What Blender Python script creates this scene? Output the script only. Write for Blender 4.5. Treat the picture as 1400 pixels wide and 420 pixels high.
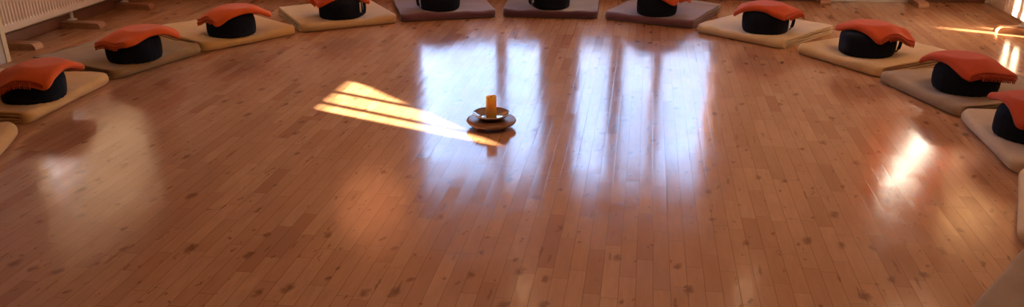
import bpy, bmesh, math, random
from mathutils import Vector, Matrix, noise
R = math.radians
random.seed(7)
for o in list(bpy.data.objects): bpy.data.objects.remove(o)
scn = bpy.context.scene
COL = scn.collection

# ------------------------------------------------------------ camera
CAMH = 1.5963
cd = bpy.data.cameras.new('camera'); cam = bpy.data.objects.new('camera', cd); COL.objects.link(cam)
scn.camera = cam
cam.location = (0, 0, CAMH)
cam.rotation_euler = (R(90) - 0.4189, 0, 0)
cd.sensor_width = 36; cd.sensor_fit = 'HORIZONTAL'
cd.lens = 36 * 1153.1 / 1400
cd.shift_y = (268.4 - 210) / 1400
cd.clip_start = 0.05; cd.clip_end = 200

# ------------------------------------------------------------ light and exposure
scn.view_settings.view_transform = 'Standard'
scn.view_settings.look = 'None'
scn.view_settings.exposure = 0.0
scn.view_settings.gamma = 1.0
scn.view_settings.use_curve_mapping = False
w = bpy.data.worlds.new('world'); scn.world = w; w.use_nodes = True
bg = w.node_tree.nodes['Background']
_n, _l = w.node_tree.nodes, w.node_tree.links
_g = _n.new('ShaderNodeTexCoord'); _s = _n.new('ShaderNodeSeparateXYZ'); _l.new(_g.outputs['Generated'], _s.inputs[0])
_m = _n.new('ShaderNodeMapRange'); _l.new(_s.outputs[2], _m.inputs[0])
for _i, _v in enumerate((.14, .62, 15.5, 2.8)): _m.inputs[_i + 1].default_value = _v    # winter sky, brighter towards the horizon
bg.inputs[0].default_value = (0.37, 0.58, 1.0, 1)
_c = _n.new('ShaderNodeTexNoise'); _c.inputs['Scale'].default_value = 5.5; _c.inputs['Detail'].default_value = 3; _l.new(_g.outputs['Generated'], _c.inputs['Vector'])
_r = _n.new('ShaderNodeMapRange'); _l.new(_c.outputs[0], _r.inputs[0])
for _i, _v in enumerate((.38, .62, .55, 1.35)): _r.inputs[_i + 1].default_value = _v      # thin patchy cloud
_x = _n.new('ShaderNodeMath'); _x.operation = 'MULTIPLY'; _l.new(_m.outputs[0], _x.inputs[0]); _l.new(_r.outputs[0], _x.inputs[1])
_l.new(_x.outputs[0], bg.inputs[1])

SUN_E = R(16)
SD = Vector((0.86, -0.51, 0)).normalized()          # horizontal travel direction of the sunlight
sdir = Vector((SD.x * math.cos(SUN_E), SD.y * math.cos(SUN_E), -math.sin(SUN_E)))
sl = bpy.data.lights.new('sun', 'SUN'); sl.energy = 120; sl.angle = R(0.7); sl.color = (1, 0.80, 0.52)
so = bpy.data.objects.new('sun', sl); COL.objects.link(so)
so.rotation_euler = sdir.to_track_quat('-Z', 'Y').to_euler(); so.location = (-20, 14, 9)

# ------------------------------------------------------------ node helpers
class NT:
    def __init__(s, name):
        s.m = bpy.data.materials.new(name); s.m.use_nodes = True
        s.t = s.m.node_tree; s.t.nodes.clear()
        s.out = s.t.nodes.new('ShaderNodeOutputMaterial')
    def n(s, typ, **kw):
        nd = s.t.nodes.new(typ)
        for k, v in kw.items(): setattr(nd, k, v)
        return nd
    def put(s, sock, v):
        if isinstance(v, bpy.types.NodeSocket): s.t.links.new(v, sock)
        else:
            try: sock.default_value = v
            except Exception: sock.default_value = (*v, 1)
    def math(s, op, a, b=None, c=None, clamp=False):
        nd = s.n('ShaderNodeMath', operation=op, use_clamp=clamp)
        s.put(nd.inputs[0], a)
        if b is not None: s.put(nd.inputs[1], b)
        if c is not None: s.put(nd.inputs[2], c)
        return nd.outputs[0]
    def mix(s, f, a, b, mode='MIX'):
        nd = s.n('ShaderNodeMix', data_type='RGBA', blend_type=mode)
        s.put(nd.inputs[0], f); s.put(nd.inputs[6], a); s.put(nd.inputs[7], b)
        return nd.outputs[2]
    def noise(s, vec, scale, detail=3, rough=.5):
        nd = s.n('ShaderNodeTexNoise'); s.put(nd.inputs['Vector'], vec)
        nd.inputs['Scale'].default_value = scale; nd.inputs['Detail'].default_value = detail
        nd.inputs['Roughness'].default_value = rough
        return nd.outputs[0]
    def ramp(s, f, lo, hi, a=0., b=1.):
        nd = s.n('ShaderNodeMapRange'); s.put(nd.inputs[0], f)
        for i, v in enumerate((lo, hi, a, b)): nd.inputs[i + 1].default_value = v
        return nd.outputs[0]
    def xyz(s, x, y, z):
        nd = s.n('ShaderNodeCombineXYZ')
        for i, v in enumerate((x, y, z)): s.put(nd.inputs[i], v)
        return nd.outputs[0]
    def bsdf(s, **kw):
        b = s.n('ShaderNodeBsdfPrincipled')
        for k, v in kw.items(): s.put(b.inputs[k.replace('_', ' ')], v)
        s.t.links.new(b.outputs[0], s.out.inputs[0]); return b
    def bump(s, h, strength, dist, normal=None):
        nd = s.n('ShaderNodeBump'); nd.inputs['Strength'].default_value = strength
        nd.inputs['Distance'].default_value = dist; s.put(nd.inputs['Height'], h)
        if normal is not None: s.t.links.new(normal, nd.inputs['Normal'])
        return nd.outputs[0]

def plain(name, col, rough=.5, metal=0, bump=0, bscale=200, var=.06, **kw):
    t = NT(name); tc = t.n('ShaderNodeTexCoord').outputs['Object']
    n = t.noise(tc, 9, 4)
    c = t.mix(n, tuple(x * (1 - var) for x in col), tuple(min(1, x * (1 + var)) for x in col))
    b = t.bsdf(Base_Color=c, Roughness=rough, Metallic=metal, **kw)
    if bump: t.t.links.new(t.bump(t.noise(tc, bscale, 2), bump, .002), b.inputs['Normal'])
    return t.m

def cloth(name, col, col2=None, sheen=.25, stripes=0, fuzz=.5):
    t = NT(name); tc = t.n('ShaderNodeTexCoord').outputs['Object']
    col2 = col2 or tuple(x * .82 for x in col)
    n = t.ramp(t.noise(tc, 7, 4, .6), .3, .7)
    c = t.mix(n, col, col2)
    f = t.noise(tc, 240, 2)
    c = t.mix(t.ramp(f, .3, .7, 0, .22), c, tuple(x * .6 for x in col))
    b = t.bsdf(Base_Color=c, Roughness=.95, Sheen_Weight=sheen, Sheen_Roughness=.5, Specular_IOR_Level=.15)
    h = t.math('ADD', f, t.math('MULTIPLY', t.noise(tc, 38, 3), 1.2))
    t.t.links.new(t.bump(h, fuzz, .003), b.inputs['Normal'])
    return t.m

# ------------------------------------------------------------ floor: short knotty maple strips
BA = 0.150
def floor_mat():
    t = NT('varnished_maple_strips')
    P = t.n('ShaderNodeNewGeometry').outputs['Position']
    sp = t.n('ShaderNodeSeparateXYZ'); t.put(sp.inputs[0], P); X, Y = sp.outputs[0], sp.outputs[1]
    ca, sa = math.cos(BA), math.sin(BA)
    u = t.math('SUBTRACT', t.math('MULTIPLY', X, ca), t.math('MULTIPLY', Y, sa))
    v = t.math('ADD', t.math('MULTIPLY', X, sa), t.math('MULTIPLY', Y, ca))
    us = t.math('DIVIDE', t.math('ADD', u, 50.0), .064)
    row = t.math('FLOOR', us); fu = t.math('FRACT', us)
    wn = t.n('ShaderNodeTexWhiteNoise', noise_dimensions='1D'); t.put(wn.inputs['W'], row)
    wob = t.math('MULTIPLY', wn.outputs[0], 9.7)
    ln = t.math('ADD', .28, t.math('MULTIPLY', t.math('FRACT', t.math('MULTIPLY', wn.outputs[0], 37.3)), .22))
    vs = t.math('DIVIDE', t.math('ADD', t.math('ADD', v, 50.0), wob), ln)
    colm = t.math('FLOOR', vs); fv = t.math('FRACT', vs)
    w2 = t.n('ShaderNodeTexWhiteNoise', noise_dimensions='2D'); t.put(w2.inputs['Vector'], t.xyz(row, colm, 0))
    rs = t.n('ShaderNodeSeparateColor'); t.put(rs.inputs[0], w2.outputs[1])
    r1, r2, r3 = rs.outputs[0], rs.outputs[1], rs.outputs[2]
    # seams
    eu = t.math('MINIMUM', fu, t.math('SUBTRACT', 1., fu))
    ev = t.math('MULTIPLY', t.math('MINIMUM', fv, t.math('SUBTRACT', 1., fv)), 6.5)
    e = t.math('MINIMUM', eu, ev)
    seam = t.ramp(e, .008, .032, 1, 0)
    # board tone
    gv = t.xyz(t.math('MULTIPLY', u, 1.), t.math('MULTIPLY', v, .13), t.math('MULTIPLY', t.math('ADD', r2, colm), 7.))
    grain = t.noise(gv, 55, 5, .62)
    big = t.noise(t.xyz(u, t.math('MULTIPLY', v, .4), t.math('MULTIPLY', r1, 31.)), 9, 3)
    base = t.mix(t.ramp(r1, 0, 1, 0, 1), FL_A, FL_B)
    base = t.mix(t.ramp(r3, .80, 1., 0, .75), base, FL_C)
    base = t.mix(t.ramp(grain, .35, .75, 0, .45), base, FL_D)
    base = t.mix(t.ramp(big, .45, .75, 0, .35), base, FL_D)
    # knots and flecks
    def spots(scale, thr, sx, sy, seed):
        vo = t.n('ShaderNodeTexVoronoi', feature='F1', voronoi_dimensions='2D'); vo.inputs['Scale'].default_value = scale
        du = t.math('MULTIPLY', t.math('SUBTRACT', t.noise(P, 26, 3), .5), .06)
        t.put(vo.inputs['Vector'], t.xyz(t.math('ADD', t.math('MULTIPLY', u, sx), du), t.math('ADD', t.math('MULTIPLY', v, sy), du), seed))
        sc = t.n('ShaderNodeSeparateColor'); t.put(sc.inputs[0], vo.outputs['Color'])
        on = t.math('GREATER_THAN', sc.outputs[0], thr)
        rad = t.math('MULTIPLY', sc.outputs[1], .16)
        m = t.math('SUBTRACT', 1., t.math('DIVIDE', vo.outputs['Distance'], t.math('ADD', rad, .05)), clamp=True)
        return t.math('MULTIPLY', on, t.math('POWER', t.ramp(m, 0, .7), .9))
    k1 = spots(5.6, .55, 1.35, .75, 0.)
    k2 = spots(8., .74, 2.6, .32, 5.)
    k3 = spots(15., .78, 1.4, .7, 9.)
    base = t.mix(t.math('MULTIPLY', k1, .72), base, (.15, .055, .028, 1))
    base = t.mix(t.math('MULTIPLY', k2, .55), base, (.12, .045, .020, 1))
    base = t.mix(t.math('MULTIPLY', k3, .65), base, (.14, .055, .024, 1))
    base = t.mix(t.math('MULTIPLY', seam, .55), base, (.07, .03, .015, 1))
    # every strip lies a hair off level, the varnish ripples a little
    tx = t.math('MULTIPLY', t.math('SUBTRACT', r2, .5), .012)
    ty = t.math('MULTIPLY', t.math('SUBTRACT', r3, .5), .010)
    cup = t.math('MULTIPLY', t.math('SUBTRACT', fu, .5), .007)
    nx = t.math('ADD', tx, cup)
    nrm = t.n('ShaderNodeVectorMath', operation='NORMALIZE')
    t.put(nrm.inputs[0], t.xyz(nx, ty, 1.0))
    h = t.math('ADD', t.math('MULTIPLY', seam, -1.0), t.math('MULTIPLY', grain, .10))
    nb = t.bump(h, .07, .0010, nrm.outputs[0])
    rough = t.math('ADD', t.ramp(t.noise(P, 3.1, 3), .3, .7, .105, .165), t.math('MULTIPLY', t.ramp(grain, .4, .7), .05))
    b = t.bsdf(Base_Color=base, Roughness=rough, IOR=1.5, Specular_IOR_Level=.62)
    t.t.links.new(nb, b.inputs['Normal'])
    return t.m
FL_A = (.46, .228, .125, 1); FL_B = (.55, .305, .175, 1); FL_C = (.34, .140, .075, 1); FL_D = (.35, .160, .085, 1)

M = {}
M['floor'] = floor_mat()
M['wall'] = plain('apricot_plaster', (.76, .62, .50), .9, bump=.3)
M['wall_far'] = plain('pale_plaster', (.82, .76, .70), .9, bump=.3)
M['terracotta'] = plain('terracotta_plaster', (.42, .26, .18), .9, bump=.3)
M['wall_white'] = plain('white_plaster', (.80, .76, .74), .85, bump=.3)
M['lilac'] = plain('pale_lilac_paint', (.60, .57, .62), .6)
M['ceiling'] = plain('warm_ceiling', (.74, .60, .48), .9)
M['trim'] = plain('cream_trim', (.75, .66, .52), .5)
M['dark_wood'] = plain('brown_stained_wood', (.16, .055, .03), .45, var=.3)
M['frame'] = plain('window_frame_wood', (.30, .13, .07), .45, var=.2)
M['rad'] = plain('white_enamel', (.74, .66, .62), .35)
M['chrome'] = plain('light_grey_pipe', (.66, .62, .60), .35)
M['outside'] = plain('outside_render', (.70, .68, .66), .9)
M['snow'] = plain('frosted_ground', (.55, .57, .58), .95)
def wood(name, a, b, rough=.45, sc=(1, 6, 6)):
    t = NT(name); tc = t.n('ShaderNodeTexCoord').outputs['Object']
    mp = t.n('ShaderNodeMapping'); t.put(mp.inputs[0], tc); mp.inputs['Scale'].default_value = sc
    g = t.noise(mp.outputs[0], 11, 5, .6)
    bb = t.bsdf(Base_Color=t.mix(t.ramp(g, .3, .7), a, b), Roughness=rough)
    t.t.links.new(t.bump(g, .2, .001), bb.inputs['Normal'])
    return t.m
M['runner'] = wood('beech_runner', (.40, .20, .11, 1), (.26, .115, .06, 1))
M['board'] = wood('turned_walnut', (.30, .145, .07, 1), (.17, .07, .035, 1), .38)
def glass():
    t = NT('clear_glass')
    tr = t.n('ShaderNodeBsdfTransparent'); tr.inputs[0].default_value = (.96, .97, .97, 1)
    gl = t.n('ShaderNodeBsdfGlossy'); gl.inputs['Roughness'].default_value = .01
    lw = t.n('ShaderNodeLayerWeight'); lw.inputs[0].default_value = .5
    fr = t.math('ADD', .04, t.math('MULTIPLY', t.math('POWER', lw.outputs['Facing'], 5.), .6))
    mx = t.n('ShaderNodeMixShader'); t.t.links.new(fr, mx.inputs[0])
    t.t.links.new(tr.outputs[0], mx.inputs[1]); t.t.links.new(gl.outputs[0], mx.inputs[2])
    t.t.links.new(mx.outputs[0], t.out.inputs[0]); return t.m
M['glass'] = glass()
def added_curtain_mat(name, col, tr=.45):
    t = NT(name)
    d = t.n('ShaderNodeBsdfDiffuse'); d.inputs[0].default_value = (*col, 1)
    tl = t.n('ShaderNodeBsdfTranslucent'); tl.inputs[0].default_value = (*col, 1)
    mx = t.n('ShaderNodeMixShader'); mx.inputs[0].default_value = tr
    t.t.links.new(d.outputs[0], mx.inputs[1]); t.t.links.new(tl.outputs[0], mx.inputs[2])
    t.t.links.new(mx.outputs[0], t.out.inputs[0]); return t.m
M['sheer'] = added_curtain_mat('unbleached_linen', (.62, .56, .50), .27)
M['orange_curtain'] = added_curtain_mat('orange_curtain', (.85, .42, .17), .42)

MAT_C = {  # blanket colours
 'yellow': cloth('yellow_wool_blanket', (.74, .47, .19), (.66, .41, .16)),
 'cream': cloth('cream_wool_blanket', (.72, .50, .26), (.62, .43, .23)),
 'pale': cloth('pale_wool_blanket', (.74, .56, .36), (.64, .47, .28)),
 'olive': cloth('olive_tan_wool_blanket', (.34, .215, .10), (.27, .17, .08)),
 'mauve': cloth('mauve_wool_blanket', (.17, .070, .100), (.14, .056, .08), sheen=.6),
 'dmauve': cloth('dark_mauve_wool_blanket', (.115, .040, .058), (.09, .032, .046), sheen=.6),
 'greige': cloth('greige_wool_blanket', (.40, .29, .20), (.33, .23, .15)),
 'beige': cloth('beige_wool_blanket', (.60, .46, .33), (.52, .39, .27)),
}
SH_C = {
 'orange': cloth('orange_wool_shawl', (.72, .125, .022), (.62, .10, .018), sheen=.15),
 'brick': cloth('brick_red_wool_shawl', (.62, .10, .030), (.52, .075, .022), sheen=.15),
 'rust': cloth('rust_wool_shawl', (.52, .075, .028), (.43, .058, .022), sheen=.15),
}
M['navy'] = cloth('blue_black_cotton', (.009, .013, .026), (.006, .009, .018), sheen=.02, fuzz=.25)
M['strap'] = plain('black_webbing', (.008, .008, .012), .8)
M['tag'] = plain('white_cloth_tag', (.8, .8, .78), .8)
M['stitch'] = plain('brown_stitching', (.16, .08, .035), .9)

# ------------------------------------------------------------ mesh helpers
def obj(name, bm, mat, parent=None, smooth=False, loc=None, rz=0):
    me = bpy.data.meshes.new(name)
    bmesh.ops.recalc_face_normals(bm, faces=bm.faces[:])
    if smooth:
        for f in bm.faces: f.smooth = True
    bm.to_mesh(me); bm.free()
    me.materials.append(mat)
    o = bpy.data.objects.new(name, me); COL.objects.link(o)
    if parent: o.parent = parent
    if loc: o.location = loc
    if rz: o.rotation_euler = (0, 0, rz)
    return o
def thing(name, label, cat, loc=(0, 0, 0), rz=0, group=None):
    o = bpy.data.objects.new(name, None); COL.objects.link(o)
    o.location = loc; o.rotation_euler = (0, 0, rz); o.empty_display_size = .1
    return tag(o, label, cat, group)
def tag(o, label, cat, group=None):
    o['label'] = label; o['category'] = cat
    if group: o['group'] = group
    return o
def struct(name, bm, mat, **kw):
    o = obj(name, bm, mat, **kw)
    if not kw.get('parent'): o['kind'] = 'structure'
    return o
def box(bm, a, b, mtx=None, bevel=0):
    x0, y0, z0 = a; x1, y1, z1 = b
    vs = [bm.verts.new((x, y, z)) for x in (x0, x1) for y in (y0, y1) for z in (z0, z1)]
    fs = [(0, 1, 3, 2), (4, 6, 7, 5), (0, 4, 5, 1), (2, 3, 7, 6), (0, 2, 6, 4), (1, 5, 7, 3)]
    F = [bm.faces.new([vs[i] for i in f]) for f in fs]
    if bevel:
        es = list({e for f in F for e in f.edges})
        r = bmesh.ops.bevel(bm, geom=es, offset=bevel, segments=2, profile=.5, affect='EDGES')
        vs = list({v for f in r['faces'] for v in f.verts} | {v for v in vs if v.is_valid})
    if mtx:
        for v in vs:
            if v.is_valid: v.co = mtx @ v.co
    return vs
def lathe(bm, prof, seg=48, mod=None, cx=0, cy=0):
    rings = []
    for (r, z) in prof:
        ring = []
        for k in range(seg):
            a = 2 * math.pi * k / seg
            rr, zz = (mod(r, z, a) if mod else (r, z))
            ring.append(bm.verts.new((cx + rr * math.cos(a), cy + rr * math.sin(a), zz)))
        rings.append(ring)
    for A, B in zip(rings, rings[1:]):
        for k in range(seg):
            bm.faces.new((A[k], A[(k + 1) % seg], B[(k + 1) % seg], B[k]))
    bm.faces.new(rings[0][::-1]); bm.faces.new(rings[-1])
def tube(bm, pts, r, seg=8, flat=1.0):
    pts = [Vector(p) for p in pts]; rings = []
    for i, p in enumerate(pts):
        t = (pts[min(i + 1, len(pts) - 1)] - pts[max(i - 1, 0)]).normalized()
        up = Vector((0, 0, 1)) if abs(t.z) < .9 else Vector((0, 1, 0))
        a = t.cross(up).normalized(); b = a.cross(t).normalized()
        rings.append([bm.verts.new(p + a * (r * math.cos(2 * math.pi * k / seg)) + b * (r * flat * math.sin(2 * math.pi * k / seg))) for k in range(seg)])
    for A, B in zip(rings, rings[1:]):
        for k in range(seg): bm.faces.new((A[k], A[(k + 1) % seg], B[(k + 1) % seg], B[k]))
    bm.faces.new(rings[0][::-1]); bm.faces.new(rings[-1])

def folded(W, D, T, n=2, nx=28, deform=None, gap=.10, ny=14):
    """a cloth folded n times: nested U ribbons, fold towards -y, width along x."""
    bm = bmesh.new(); t = T / (2 * n)
    for k in range(n):
        Ro = T / 2 - k * t; Ri = max(Ro - t * (1 - gap), t * gap * .5)
        dn = D - random.uniform(0, .012)
        def path(Rr, inner):
            pts = []
            yb = T / 2; z0 = T / 2 - Rr; z1 = T / 2 + Rr
            for j in range(ny + 1): pts.append((dn + (yb - dn) * (j / ny) ** .8, z0))
            for j in range(1, 8):
                a = math.pi * j / 8; pts.append((yb - Rr * math.sin(a), T / 2 - Rr * math.cos(a)))
            for j in range(ny + 1): pts.append((yb + (dn - yb) * (j / ny) ** 1.25, z1))
            return pts
        O, I = path(Ro, 0), path(Ri, 1)
        mid = [((a[0] + b[0]) / 2, (a[1] + b[1]) / 2) for a, b in zip(O, I)]
        e = t * .45; xs = []
        for i in range(nx + 1): xs.append((-W / 2 + e + (W - 2 * e) * i / nx, 1.))
        jit = random.uniform(-.003, .003)
        xs = [(-W / 2 + jit, .45), (-W / 2 + e * .35 + jit, .82)] + xs + [(W / 2 - e * .35 - jit, .82), (W / 2 - jit, .45)]
        grid = []
        for x, s in xs:
            ring = []
            for src in (O, I[::-1]):
                mm = mid if src is O else mid[::-1]
                for p, m in zip(src, mm):
                    ring.append((x, m[0] + (p[0] - m[0]) * s, m[1] + (p[1] - m[1]) * s))
            grid.append([bm.verts.new(deform(*c) if deform else c) for c in ring])
        L = len(grid[0])
        for A, B in zip(grid, grid[1:]):
            for j in range(L): bm.faces.new((A[j], A[(j + 1) % L], B[(j + 1) % L], B[j]))
        for g in (grid[0], grid[-1]):
            h = L // 2
            for j in range(h - 1):
                bm.faces.new((g[j], g[j + 1], g[L - 2 - j], g[L - 1 - j]))
    return bm
def sst(a, b, x):
    x = min(1, max(0, (x - a) / (b - a))); return x * x * (3 - 2 * x)

# ------------------------------------------------------------ room shell
FLX0, FLX1, FLY0, FLY1 = -5.2, 5.6, -3.2, 9.0
CH = 3.0
bm = bmesh.new(); box(bm, (-5.4, -3.4, -.12), (6.2, 8.75, 0)); struct('floor', bm, M['floor'])
bm = bmesh.new(); box(bm, (-5.4, -3.4, CH), (6.2, 8.95, CH + .15)); struct('ceiling', bm, M['ceiling'])

class Wall:
    """frame of a wall: p0 -> p1 along the inner face, thickness outwards (left of the direction)."""
    def __init__(s, p0, p1, out):
        s.p0 = Vector((*p0, 0)); d = Vector((*p1, 0)) - s.p0; s.L = d.length; s.d = d.normalized()
        s.n = Vector((s.d.y, -s.d.x, 0)) * out           # pointing out of the room
        s.m = Matrix(((s.d.x, s.n.x, 0, s.p0.x), (s.d.y, s.n.y, 0, s.p0.y), (0, 0, 1, 0), (0, 0, 0, 1)))
    def box(s, bm, u0, u1, t0, t1, z0, z1, bevel=0): return box(bm, (u0, t0, z0), (u1, t1, z1), s.m, bevel)
    def u_at(s, p): return (Vector((*p, 0)) - s.p0).dot(s.d)
    def hit(s, P, inset=0):
        """where sunlight reaching floor point P crosses the wall: (u, z)"""
        P = Vector(P); q = s.p0 + s.n * inset
        t = (q - P).dot(s.n) / (-sdir).dot(s.n)
        h = P - sdir * t
        return (h - s.p0).dot(s.d), h.z
    def shell(s, name, holes, th=.28, mat='wall'):
        us = sorted({0, s.L} | {h[0] for h in holes} | {h[1] for h in holes})
        bm = bmesh.new()
        for a, b in zip(us, us[1:]):
            cut = sorted((h[2], h[3]) for h in holes if h[0] < (a + b) / 2 < h[1])
            z = 0
            for c0, c1 in cut:
                if c0 > z: s.box(bm, a, b, 0, th, z, c0)
                z = c1
            if z < CH: s.box(bm, a, b, 0, th, z, CH)
        return struct(name, bm, M[mat])
    def window(s, n, u0, u1, z0, z1, mull=(), bars=(), th=.28, fw=.05, mw=.05, sill=True):
        root = bpy.data.objects.new('window_%d' % n, None); COL.objects.link(root); root['kind'] = 'structure'
        bm = bmesh.new(); t0, t1 = .12, .18; e = .004
        u0 += e; u1 -= e; z0 += e; z1 -= e
        s.box(bm, u0, u0 + fw, t0, t1, z0, z1); s.box(bm, u1 - fw, u1, t0, t1, z0, z1)
        s.box(bm, u0 + fw, u1 - fw, t0, t1, z0, z0 + fw); s.box(bm, u0 + fw, u1 - fw, t0, t1, z1 - fw, z1)
        for a, b in mull: s.box(bm, a, b, t0 + .002, t1 - .002, z0 + fw, z1 - fw)
        for z in bars: s.box(bm, u0 + fw, u1 - fw, t0 + .01, t1 - .01, z - mw / 2, z + mw / 2)
        obj('window_frame', bm, M['frame'], root)
        bm = bmesh.new(); s.box(bm, u0 + fw, u1 - fw, .148, .152, z0 + fw, z1 - fw)
        obj('window_pane', bm, M['glass'], root)
        bm = bmesh.new()
        s.box(bm, u0 - .003, u0 + .012, -.004, t0 - .001, z0 + .03, z1); s.box(bm, u0 - .003, u0 + .012, t1 + .001, th - .001, z0, z1)
        s.box(bm, u1 - .012, u1 + .003, -.004, t0 - .001, z0 + .03, z1); s.box(bm, u1 - .012, u1 + .003, t1 + .001, th - .001, z0, z1)
        obj('window_lining', bm, M['dark_wood'], root)  # dark lining added to dull the sunlit reveals
        if sill:
            bm = bmesh.new(); s.box(bm, u0 - .05, u1 + .05, -.05, t0 - .002, z0 - .03 + .028, z0 + .028, .006)
            obj('window_sill', bm, M['trim'], root)
        return root

far = Wall((-4.55, 8.62), (5.2, 8.12), -1)         # along +X, outside is +Y
if far.n.y < 0: far.n = -far.n; far = Wall((-4.55, 8.62), (5.2, 8.12), 1)
def fu(x): return (x + 4.55) / far.d.x
lbase = Vector((-3.98, 6.03, 0)); ldir = Vector((math.sin(BA), math.cos(BA), 0))
lp0 = lbase + ldir * -9.2; lp1 = lbase + ldir * 2.62
left = Wall((lp0.x, lp0.y), (lp1.x, lp1.y), 1)
if left.n.x > 0: left = Wall((lp0.x, lp0.y), (lp1.x, lp1.y), -1)
rbase = Vector((4.44, 7.2, 0)); rp0 = rbase - ldir * 10.4; rp1 = rbase + ldir * 1.02
right = Wall((rp0.x, rp0.y), (rp1.x, rp1.y), 1)
if right.n.x < 0: right = Wall((rp0.x, rp0.y), (rp1.x, rp1.y), -1)

# far wall windows A and B (seen mirrored in the varnish)
WZ0, WZ1 = .44, 2.02
A0, A1 = fu(-1.0), fu(.33); B0, B1 = fu(.63), fu(2.06)
D0, D1 = fu(3.72), fu(4.48)
far.shell('wall_far', [(A0, A1, WZ0, WZ1), (B0, B1, WZ0, WZ1), (D0, D1, 1.25, 2.1)], mat='wall_far')
far.window(1, A0, A1, WZ0, WZ1, mull=[(fu(-.17), fu(-.06))])
far.window(2, B0, B1, WZ0, WZ1, mull=[(fu(1.0), fu(1.13)), (fu(1.43), fu(1.53))])
# left wall: window behind cloth added to shape the sun patch
def lu(y): return left.u_at((lbase.x + ldir.x * (y - 6.03) / ldir.y, y))
LW0, LW1, LZ0, LZ1 = lu(6.12), lu(8.05), .87, 1.98
muA = [left.hit(p, .15)[0] for p in ((-.8, 5.04, 0), (-.78, 4.78, 0))]
left.shell('wall_left', [(LW0, LW1, LZ0, LZ1)], mat='terracotta')
mulls = []
left.window(3, LW0, LW1, LZ0, LZ1, mull=[(m_ - .017, m_ + .017) for m_ in muA])
# added unseen cloth panels: their gap shapes the lit triangle on the floor
g = [left.hit(p, i_) for p, i_ in (((-1.05, 5.48, 0), -.07), ((-1.22, 4.90, 0), -.105), ((-.0, 4.12, 0), -.105), ((.02, 4.22, 0), -.07))]
print('GAP', g, 'win', LW0, LW1, 'mull', muA)
def added_curtain(name, wall, outline_l, outline_r, t, mat, label, cat='curtain', amp=.012, group=None):
    """cloth hung between two edges given as lists of (u, z) from top to bottom, gently pleated"""
    bm = bmesh.new(); rows = []
    NZ, NU = 24, 36
    def ed(lst, f):
        zt, zb = lst[0][1], lst[-1][1]; z = zt + (zb - zt) * f
        for (a, za), (b, zb2) in zip(lst, lst[1:]):
            if za >= z >= zb2 - 1e-6: return a + (b - a) * ((za - z) / max(1e-6, za - zb2)), z
        return lst[-1]
    for th2 in (0, .004):
        grid = []
        for i in range(NZ + 1):
            (ua, z), (ub, _) = ed(outline_l, i / NZ), ed(outline_r, i / NZ); row = []
            for j in range(NU + 1):
                f = j / NU; u = ua + (ub - ua) * f
                row.append(bm.verts.new(wall.m @ Vector((u, t + th2 + amp * math.sin(f * 2 * math.pi * 7), z))))
            grid.append(row)
        for P, Q in zip(grid, grid[1:]):
            for j in range(NU): bm.faces.new((P[j], P[j + 1], Q[j + 1], Q[j]))
        rows.append(grid)
    a, b = rows
    for i in range(NZ):
        for j in (0, NU): bm.faces.new((a[i][j], a[i + 1][j], b[i + 1][j], b[i][j]))
    for j in range(NU):
        for i in (0, NZ): bm.faces.new((a[i][j], a[i][j + 1], b[i][j + 1], b[i][j]))
    o = obj(name, bm, mat, smooth=True); tag(o, label, cat, group); return o
tipu = (g[2][0] + g[3][0]) / 2
near_edge = [(tipu + .03, 2.3), (tipu + .03, g[2][1] + .02), (g[1][0], g[1][1]), (g[1][0] - .02, .80)]
far_edge = [(tipu - .03, 2.3), (tipu - .03, g[2][1] + .02), (g[0][0], g[0][1]), (g[0][0] + .02, .80)]
added_curtain('curtain', left, [(LW0 - .07, 2.3), (LW0 - .07, .80)], near_edge, -.105, M['sheer'], 'linen curtain on the left wall window, the panel nearer the camera')
added_curtain('curtain', left, far_edge, [(LW1 + .12, 2.3), (LW1 + .12, .80)], -.07, M['sheer'], 'linen curtain on the left wall window, the panel next to the far corner')
# right wall
def ru(y): return right.u_at((rbase.x + ldir.x * (y - 7.2) / ldir.y, y))
right.shell('wall_right', [], mat='wall')
far.window(4, D0, D1, 1.25, 2.1)  # window added so its mirrored gap makes the floor hot spot
bm = bmesh.new(); box(bm, (-5.4, -3.4, 0), (6.2, -3.15, CH)); struct('wall_near', bm, M['terracotta'])

# pier with the pale panel left of the radiator
bm = bmesh.new()
left.box(bm, lu(5.0), lu(6.02), -.335, -.002, 0, CH - .002)
struct('wall_pier', bm, M['lilac'])
bm = bmesh.new(); left.box(bm, lu(6.02) + .001, lu(6.02) + .03, -.345, -.002, 0, CH - .002); left.box(bm, lu(6.02) - .012, lu(6.02) + .001, -.345, -.336, 0, CH - .002)
struct('trim_1', bm, M['trim'])
# baseboards
bm = bmesh.new(); far.box(bm, .3, fu(3.02), -.018, -.001, 0, .09, .003); struct('baseboard_far', bm, M['dark_wood'])
bm = bmesh.new(); far.box(bm, fu(3.03), fu(3.95), -.022, -.001, 0, .10, .003); struct('trim_2', bm, M['rad'])
bm = bmesh.new(); far.box(bm, fu(3.96), fu(4.53), -.018, -.001, 0, .09, .003); struct('trim_3', bm, M['dark_wood'])
bm = bmesh.new(); left.box(bm, lu(6.07), left.L - .06, -.018, -.001, 0, .09, .003); struct('baseboard_left', bm, M['dark_wood'])
bm = bmesh.new(); right.box(bm, 1, right.L - .1, -.018, -.001, 0, .09, .003); struct('baseboard_right', bm, M['trim'])

# outside: frosted ground, unseen walls added to shade the far windows from the low sun
bm = bmesh.new(); box(bm, (-60, -40, -.6), (60, 80, -.5)); o = struct('ground', bm, M['snow'])
bm = bmesh.new(); box(bm, (-7.4, 11.0, -.5), (-3.30, 11.12, 5.2)); o = struct('wall_neighbour', bm, M['outside'])  # tall blocker, added to keep sun off the far windows
bm = bmesh.new(); box(bm, (-3.295, 11.0, -.5), (-2.0, 11.12, 2.22)); o = struct('wall_garden', bm, M['outside'])  # low blocker, added to trim the sun streak at the right

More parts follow.
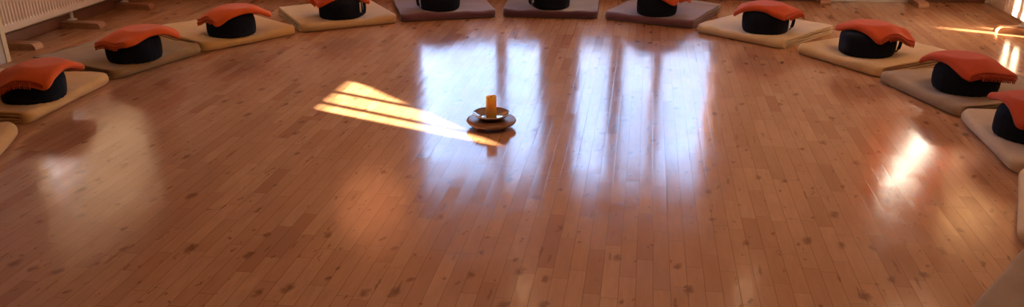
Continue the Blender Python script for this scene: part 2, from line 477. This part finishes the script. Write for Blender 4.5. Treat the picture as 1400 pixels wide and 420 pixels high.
bm = bmesh.new()          # pale houses across the yard, roofline at about 15 degrees
for x0, x1, h, gb in ((-16, -6.5, 5.3, .8), (-6.2, .2, 4.6, .5), (.6, 9.0, 5.2, .5), (9.6, 20, 4.8, .9)):
    A_ = [bm.verts.new((x, 26, z)) for x, z in ((x0, -.5), (x1, -.5), (x1, h), ((x0 + x1) / 2, h + gb), (x0, h))]
    B_ = [bm.verts.new((v.co.x, 32, v.co.z)) for v in A_]
    bm.faces.new(A_); bm.faces.new(B_[::-1])
    for k in range(5): bm.faces.new((A_[k], A_[(k + 1) % 5], B_[(k + 1) % 5], B_[k]))
struct('wall_houses', bm, M['outside'])
bm = bmesh.new(); box(bm, (6.5, 9.0, -.5), (7.5, 15.0, 6.5)); o = struct('wall_annex', bm, M['outside'])  # unseen sunlit wall added to throw warm light through the corner window

# ------------------------------------------------------------ radiators on wooden runners
def radiator(wall, u0, u1, tf, zb, zt, label, feet, flip=False):
    """tf: inset of the front face from the wall (negative = into the room)"""
    root = thing('radiator', label, 'radiator', wall.m @ Vector(((u0 + u1) / 2, tf + .05, 0)))
    inv = Matrix.Translation(-root.location)
    def fin(name, bm, mat, smooth=False):
        for v in bm.verts: v.co = inv @ v.co
        return obj(name, bm, mat, root, smooth)
    # fluted front panel: shallow upright channels inside a flat border
    bm = bmesh.new(); pitch = .0355; b = .05
    cols = [(u0, 0), (u0 + b, 0)]; u = u0 + b
    while u + pitch < u1 - b:
        cols += [(u + pitch * .16, 0), (u + pitch * .36, .011), (u + pitch * .80, .011), (u + pitch, 0)]; u += pitch
    cols += [(u1 - b, 0), (u1, 0)]
    zs = [zb, zb + .045, zb + .062, zt - .062, zt - .045, zt]
    ks = [0, 0, 1, 1, 0, 0]
    G = [[bm.verts.new(wall.m @ Vector((uu, tf + dd * k, z))) for uu, dd in cols] for z, k in zip(zs, ks)]
    for A, B in zip(G, G[1:]):
        for j in range(len(cols) - 1): bm.faces.new((A[j], A[j + 1], B[j + 1], B[j]))
    fin('front_panel', bm, M['rad'])
    bm = bmesh.new(); wall.box(bm, u0 + .004, u1 - .004, tf + .014, tf + .034, zb + .004, zt - .006)
    wall.box(bm, u0 + .01, u1 - .01, tf + .085, tf + .098, zb + .002, zt - .006); fin('back_panel', bm, M['rad'])
    for ua, ub in ((u0 - .002, u0 + .002), (u1 - .002, u1 + .002)):
        bm = bmesh.new(); wall.box(bm, ua, ub, tf - .001, tf + .10, zb, zt + .002); fin('side_cover', bm, M['rad'])
    bm = bmesh.new(); k = u0 + .01
    while k < u1 - .02: wall.box(bm, k, k + .006, tf + .004, tf + .096, zt - .004, zt); k += .02
    wall.box(bm, u0 + .002, u1 - .002, tf, tf + .006, zt - .004, zt + .001); wall.box(bm, u0 + .002, u1 - .002, tf + .094, tf + .1, zt - .004, zt + .001)
    fin('top_grille', bm, M['rad'])
    for fuu in feet:
        p = wall.m @ Vector((fuu, tf + .05, 0))
        bm = bmesh.new()
        lathe(bm, [(.038, .053), (.038, .059), (.030, .062), (.016, .064), (.014, .072), (.014, zb + .03)], 20, cx=p.x, cy=p.y)
        fin('foot', bm, M['chrome'], True)
    return root
def runner(wall, u, t_end, t_back, label, group):
    """beech block under a radiator foot with a rounded end towards the room"""
    root_loc = wall.m @ Vector((u, t_end, 0))
    bm = bmesh.new(); prof = []
    for k in range(7):
        a = R(90) * k / 6; prof.append((t_end + .035 * (1 - math.sin(a)), .015 + .035 * (1 - 0) - .035 * (1 - math.cos(a)) * 0 if False else .0))
    pts = [(t_back, 0), (t_back, .05)]
    for k in range(8):
        a = R(90) * k / 7; pts.append((t_end + .04 - .04 * math.sin(a), .05 - .04 * (1 - math.cos(a))))
    pts.append((t_end + .004, 0))
    hw = .048
    rings = [[bm.verts.new(wall.m @ Vector((u + s * hw, t, z))) for t, z in pts] for s in (-1, -.94, .94, 1)]
    for r_, k in ((rings[0], .6), (rings[3], .6)):
        pass
    for A, B in zip(rings, rings[1:]):
        n = len(pts)
        for j in range(n): bm.faces.new((A[j], A[(j + 1) % n], B[(j + 1) % n], B[j]))
    bm.faces.new(rings[0]); bm.faces.new(rings[3][::-1])
    for v in bm.verts: v.co -= root_loc
    o = obj('wooden_runner', bm, M['runner'], loc=root_loc); tag(o, label, 'wooden block', group); return o
LT = -.275
radiator(left, lu(6.10), lu(8.02), -.13, .14, .78, 'white fluted panel radiator along the left wall beside the pale pier', [lu(6.28), lu(7.16), lu(7.93)])
runner(left, lu(6.40), LT - .04, -.02, 'brown wooden block under the near end of the left radiator', 'blocks under the left radiator')
runner(left, lu(7.12), LT - .11, -.02, 'brown wooden block with rounded end under the middle pipe foot of the left radiator', 'blocks under the left radiator')
runner(left, lu(7.90), LT - .10, -.02, 'brown wooden block under the farthest foot of the left radiator', 'blocks under the left radiator')
RT = -.25
radiator(right, ru(5.2), ru(7.16), RT, .12, .78, 'sunlit white radiator along the right wall', [ru(5.5), ru(6.86)])
runner(right, ru(6.86), RT - .15, -.02, 'sunlit wooden block under the far foot of the right radiator', 'blocks under the right radiator')
runner(right, ru(5.5), RT - .15, -.02, 'wooden block under the near foot of the right radiator', 'blocks under the right radiator')
radiator(far, fu(2.85), fu(4.05), -.16, .15, .62, 'white radiator under the far wall, right of the windows', [fu(2.98), fu(3.85)])
runner(far, fu(2.98), -.20, -.03, 'brown wooden block under the left foot of the far radiator', 'blocks under the far radiator')
runner(far, fu(3.85), -.30, -.03, 'brown wooden block under the right foot of the far radiator', 'blocks under the far radiator')

# orange cloth added to frame the floor hot spot and its glow
added_curtain('curtain', far, [(D0 - .08, 2.3), (D0 - .08, 1.12)], [(fu(3.80), 2.3), (fu(3.84), 1.95), (fu(4.10), 1.36), (fu(4.16), 1.12)], -.10, M['orange_curtain'], 'orange curtain on the far wall window by the right corner, left panel')
added_curtain('curtain', far, [(fu(3.98), 2.3), (fu(4.02), 1.95), (fu(4.36), 1.36), (fu(4.40), 1.12)], [(D1 + .04, 2.3), (D1 + .04, 1.12)], -.06, M['orange_curtain'], 'orange curtain on the far wall window by the right corner, right panel')

# ------------------------------------------------------------ blankets, cushions, shawls
CC = Vector((-.08, 4.78, 0)); RAD = 2.64
MT = .072
def mat_thing(W, D, col, seed):
    def df(x, y, z):
        s = max(0, (abs(x) - (W / 2 - .07)) / .07)
        y2 = y + .045 * (1 - math.sqrt(max(0, 1 - min(1, s) ** 2))) * max(0, 1 - y / .16)
        n = noise.noise(Vector((x * 3.1 + seed, y * 3.1, seed * 1.7)))
        n2 = noise.noise(Vector((x * 9 + seed, y * 5, seed * .7 + 4)))
        zz = z * (1 + .10 * n + .05 * n2)
        x2 = x * (1 + .012 * noise.noise(Vector((y * 5, seed, z * 20)))) 
        y2 += .007 * noise.noise(Vector((x * 4, seed * 2, z * 9)))
        press = .010 * math.exp(-((x / .17) ** 4 + ((y - .22) / .19) ** 4)) * (z / MT)
        zz += .012 * sst(.5, .0, abs(y - .04) / .2) * noise.noise(Vector((x * 6 + seed, 0, 3))) * z / MT
        return (x2, y2, max(0, zz - press))
    return folded(W, D, MT, 2, 34, df, gap=.2)
ZC = .174
def cushion_mesh(seed, rad=.183):
    bm = bmesh.new(); N = 96
    prof = [(0.001, 0), (.10, 0), (.158, .001), (.174, .008), (.182, .022), (.186, .05), (.187, .09), (.185, .13), (.179, .158), (.166, .178), (.14, .190), (.10, .196), (.05, .199), (.001, .2)]
    k = rad / .187
    def mod(r, z, a):
        side = sst(.0, .03, z) * sst(.2, .16, z)
        pl = .0035 * math.sin(a * 24) * (1 - .75 * side) * (1 if r > .09 else r / .09)
        lump = .010 * noise.noise(Vector((math.cos(a) * 1.3 + seed, math.sin(a) * 1.3, z * 5)))
        return ((r + pl + lump * (r / .187)) * k, z * (ZC / .2) * (1 + .03 * noise.noise(Vector((math.cos(a), math.sin(a), seed)))))
    lathe(bm, prof, N, mod); return bm
def shawl_mesh(W, D, seed, cdy, drop=.76, T=.042):
    """local: fold towards -y; cushion centre sits at (0, cdy)"""
    def df(x, y, z):
        yy = y - D / 2
        s = max(0, (abs(x) - (W / 2 - .05)) / .05)
        yy += .03 * (1 - math.sqrt(max(0, 1 - min(1, s) ** 2))) * max(0, 1 - y / .12)
        rho = math.hypot(x, yy - cdy)
        d = max(0, rho - .115)
        dr = drop * .95 * d ** 1.22
        wv = .020 * noise.noise(Vector((x * 7 + seed, yy * 7, seed))) * sst(.08, .25, rho)
        fl = .013 * math.sin(math.atan2(yy - cdy, x) * 5 + seed) * sst(.16, .28, rho)
        return (x * (1 + .02 * noise.noise(Vector((yy * 5, seed, z * 30)))), yy + .008 * noise.noise(Vector((x * 6, seed, z * 30))), z + .004 - dr + wv + fl)
    return folded(W, D, T, 2, 40, df, gap=.20, ny=22), df

specs = [ # n, angle, front radius, width, edge angle, blanket, shawl, cushion angle, cushion radius, labels
 (1, -106.3, 2.66, .84, -104, 'yellow', 'orange', -106, 2.84, 'yellow folded blanket at the left edge of the picture, nearest on that side'),
 (2, -84.8, 2.64, .86, -83.4, 'yellow', 'orange', -87.6, 2.80, 'yellow folded blanket in front of the pale left pier'),
 (3, -65.9, 2.63, .80, -64.1, 'olive', 'orange', -68.0, 2.77, 'olive-brown folded blanket, the only dark one on the left side'),
 (4, -48.0, 2.62, .82, -47.5, 'yellow', 'orange', -49.8, 2.77, 'golden yellow folded blanket between the olive one and a paler one'),
 (5, -29.2, 2.61, .84, -26.6, 'cream', 'brick', -29.5, 2.80, 'pale yellow folded blanket left of the mauve ones'),
 (6, -10.2, 2.64, .84, -12.5, 'mauve', 'brick', -11.4, 2.82, 'mauve folded blanket, leftmost of the three mauve ones'),
 (7, 8.8, 2.69, .84, 6.5, 'dmauve', 'brick', 8.6, 2.88, 'dark mauve folded blanket, middle one of the three at the far side'),
 (8, 27.0, 2.71, .80, 29.0, 'mauve', 'brick', 27.5, 2.88, 'mauve folded blanket, rightmost of the three mauve ones'),
 (9, 45.4, 2.61, .80, 46.6, 'pale', 'brick', 47.7, 2.83, 'cream folded blanket right of the mauve ones'),
 (10, 65.0, 2.62, .76, 62.4, 'cream', 'brick', 65.5, 2.89, 'golden beige folded blanket between a cream and a grey-brown one'),
 (11, 83.1, 2.62, .78, 77.5, 'greige', 'rust', 84.2, 2.91, 'grey-brown folded blanket on the right side'),
 (12, 101.0, 2.66, .86, 99.4, 'beige', 'rust', 101.3, 2.88, 'cream folded blanket at the right edge, in front of the grey-brown one'),
 (13, 119.5, 2.70, .82, 119, 'pale', 'rust', 120, 2.88, 'pale folded blanket cut off by the right edge of the picture'),
 (14, 138.0, 2.78, .84, 134, 'greige', 'rust', 138, 2.96, 'grey folded blanket in the bottom right corner'),
]
where = {1: 'at the left edge of the picture', 2: 'on the yellow blanket by the pale left pier', 3: 'on the olive-brown blanket', 4: 'on the golden yellow blanket, third along the left side',
 5: 'on the pale yellow blanket left of the mauve ones', 6: 'on the leftmost mauve blanket', 7: 'on the middle dark mauve blanket', 8: 'on the rightmost mauve blanket',
 9: 'on the cream blanket right of the mauve ones', 10: 'on the golden beige blanket on the right', 11: 'on the grey-brown blanket on the right', 12: 'on the cream blanket at the right edge',
 13: 'on the pale blanket just past the right edge', 14: 'on the grey blanket at the bottom right corner'}
shcol = {'orange': 'bright orange', 'brick': 'brick orange', 'rust': 'rust red'}
for (n, ang, fr, W, ea, bc, sc, cang, cr, lab) in specs:
    a = R(ang); p = CC + Vector((math.sin(a) * fr, math.cos(a) * fr, 0))
    rz = -R(ea)
    D = random.uniform(.80, .86)
    root = thing('folded_blanket', lab, 'blanket', p, rz, 'folded blankets in a circle on the floor')
    lift = .0
    obj('cloth', mat_thing(W, D, bc, n * 3.3), MAT_C[bc], root, True)
    # whipped edges at both open sides, where the layers show
    for s in (-1, 1):
        bm = bmesh.new()
        for q in range(2):
            y = .10
            while y < D - .05:
                zq = MT * (.33 + .33 * q) + .001
                tube(bm, [(s * (W / 2 - .001), y, zq + .004), (s * (W / 2 + .0015), y + .006, zq - .004)], .0016, 5)
                y += .022
        obj('stitching', bm, M['stitch'], root)
    if n in (1, 13, 14): continue
    ca = R(cang); c = CC + Vector((math.sin(ca) * cr, math.cos(ca) * cr, 0))
    cus = thing('meditation_cushion', 'round black cushion ' + where[n], 'cushion', (c.x, c.y, MT - .006), rz + R(random.uniform(0, 15)), 'meditation cushions on the blankets')
    rad = {6: .172, 7: .168, 8: .172, 10: .194, 11: .19, 5: .186}.get(n, .183)
    obj('cushion_body', cushion_mesh(n * 1.9, rad), M['navy'], cus, True)
    if n in (5, 6, 7, 9, 10):
        sgn = {5: 1, 6: -1, 7: -1, 9: 1, 10: 1}[n]
        bm = bmesh.new(); aa = R(-12) if sgn > 0 else R(192)
        pts = []
        for k in range(13):
            b_ = math.pi * k / 12; rr = rad + .002 + .028 * math.sin(b_); zz = .02 + .15 * (1 - math.cos(b_)) / 2
            pts.append((rr * math.cos(aa), rr * math.sin(aa), zz))
        tube(bm, pts, .013, 8, .3); cus.rotation_euler.z = 0
        obj('carry_strap', bm, M['strap'], cus, True)
        if n in (5, 7):
            bm = bmesh.new(); ab = aa + (-.16 if sgn > 0 else .16)
            pts = [((rad + .006) * math.cos(ab) , (rad + .006) * math.sin(ab), z) for z in (.05, .08, .11, .135)]
            tube(bm, pts, .007, 8, .4); obj('cloth_tag', bm, M['tag'], cus, True)
    # shawl
    SW, SDp = random.uniform(.42, .46), random.uniform(.35, .38)
    srz = rz + R(random.uniform(-7, 7))
    ox = {2: .085, 3: .07, 4: .055, 10: .01, 11: -.045, 12: -.035}.get(n, 0); SW += .03 if n < 5 else 0
    sm, dff = shawl_mesh(SW, SDp, n * 2.7, -.035)
    sh = thing('folded_shawl', shcol[sc] + ' shawl over the cushion ' + where[n], 'shawl', (c.x + ox - .035 * math.sin(srz), c.y + .035 * math.cos(srz), MT - .004 + ZC), srz, 'folded shawls on the cushions')
    obj('cloth', sm, SH_C[sc], sh, True)
    for s in (-1, 1):
        bm = bmesh.new(); y = .10
        while y < SDp - .02:
            for zz in (.008, .024):
                q = Vector(dff(s * (SW / 2 - .004), y, zz))
                tube(bm, [q, q + Vector((s * .010, 0, -.005)), q + Vector((s * .016, random.uniform(-.004, .004), -.018))], .0034, 6)
            y += .013
        obj('fringe', bm, SH_C[sc], sh, True)

# ------------------------------------------------------------ candle in the middle
cx, cy = -.118, 4.565
st = thing('wooden_candle_stand', 'round dark wooden stand on small feet in the middle of the floor', 'stand', (cx, cy, 0))
bm = bmesh.new(); lathe(bm, [(.001, .024), (.125, .024), (.137, .029), (.142, .036), (.140, .043), (.128, .049), (.10, .050), (.001, .050)], 64)
obj('disc', bm, M['board'], st, True)
for k in range(4):
    a = R(45 + 90 * k); bm = bmesh.new()
    lathe(bm, [(.011, 0), (.014, .003), (.016, .013), (.014, .0255)], 20, cx=.098 * math.cos(a), cy=.098 * math.sin(a))
    obj('foot', bm, M['board'], st, True)
dish_m = plain('brown_glazed_stoneware', (.20, .12, .08), .12, Coat_Weight=.6)
ds = thing('candle_dish', 'brown glazed ceramic dish with a pale rim holding the candle', 'dish', (cx, cy, .0503))
bm = bmesh.new(); lathe(bm, [(.001, 0), (.055, 0), (.060, .003), (.082, .012), (.101, .024), (.106, .031), (.104, .033), (.098, .029), (.078, .017), (.058, .009), (.04, .007), (.001, .007)], 64)
obj('bowl', bm, dish_m, ds, True)
bm = bmesh.new()
lathe(bm, [(.1035, .0315), (.1062, .0315), (.1070, .0330), (.1055, .0348), (.1035, .0345)], 64)
for f in [f for f in bm.faces if len(f.verts) > 4]: bm.faces.remove(f)
obj('rim', bm, plain('pale_glaze', (.62, .56, .48), .15, Coat_Weight=.5), ds, True)
def wax():
    t = NT('beeswax'); tc = t.n('ShaderNodeTexCoord').outputs['Object']
    c = t.mix(t.noise(tc, 30, 3), (1.0, .52, .10, 1), (.98, .46, .07, 1))
    t.bsdf(Base_Color=c, Roughness=.4, Subsurface_Weight=1.0, Subsurface_Radius=(.06, .03, .010), Subsurface_Scale=1.0)
    return t.m
cn = thing('pillar_candle', 'unlit orange-yellow beeswax pillar candle standing in the dish', 'candle', (cx, cy, .0576))
bm = bmesh.new()
def wm(r, z, a): return (r * (1 + .012 * math.sin(a * 3 + 1)), z + (.003 * math.sin(a * 2 + .6) if z > .11 else 0))
lathe(bm, [(.001, 0), (.029, 0), (.0305, .002), (.030, .06), (.0295, .118), (.0275, .1225), (.024, .1215), (.018, .115), (.008, .113), (.001, .113)], 40, wm)
obj('wax_body', bm, wax(), cn, True)
bm = bmesh.new(); tube(bm, [(0, 0, .112), (.001, 0, .119), (.003, .001, .125)], .0013, 8)
obj('wick', bm, plain('burnt_wick', (.03, .025, .02), .9), cn, True)

# ------------------------------------------------------------ added glowing globes, out of view, for warm light on the floor
def added_light(x, y, label, power, rad=.16, drop=.42, col=(1, .64, .37, 1)):
    root = thing('ceiling_lamp', label, 'lamp', (x, y, CH - .001), 0, 'round paper lamps on the ceiling')
    bm = bmesh.new(); lathe(bm, [(.05, -.001), (.05, -.02), (.02, -.03), (.006, -.032), (.004, -drop + rad - .01)], 24); obj('canopy', bm, M['rad'], root, True)
    t = NT('lit_paper'); e = t.n('ShaderNodeEmission'); e.inputs[0].default_value = col; e.inputs[1].default_value = power
    t.t.links.new(e.outputs[0], t.out.inputs[0])
    bm = bmesh.new(); prof = [(max(.001, rad * math.sin(math.pi * k / 20)), -drop - rad * math.cos(math.pi * k / 20)) for k in range(21)]
    lathe(bm, prof, 36); obj('lamp_shade', bm, t.m, root, True)
added_light(.1, 7.1, 'small round paper lamp hanging from the ceiling near the far windows', 3.5, .09)
added_light(2.25, 7.1, 'small round paper lamp hanging from the ceiling near the right corner', 3.5, .09)
added_light(-1.33, 7.3, 'orange paper lantern hanging low near the far wall, left of the windows', 2.1, .34, 1.2, (1, .33, .13, 1))
added_light(4.02, 6.7, 'orange paper lantern hanging low beside the right wall', 3.0, .22, 1.4, (1, .50, .20, 1))
added_light(.1, 3.5, 'large round paper lamp hanging between the camera and the candle', 12, .24, .95)
added_light(2.6, 2.6, 'large round paper lamp hanging from the ceiling right of the camera', 3, .24, .5)
added_light(3.0, 5.4, 'large round paper lamp hanging from the ceiling over the right side', 12, .24, .8)
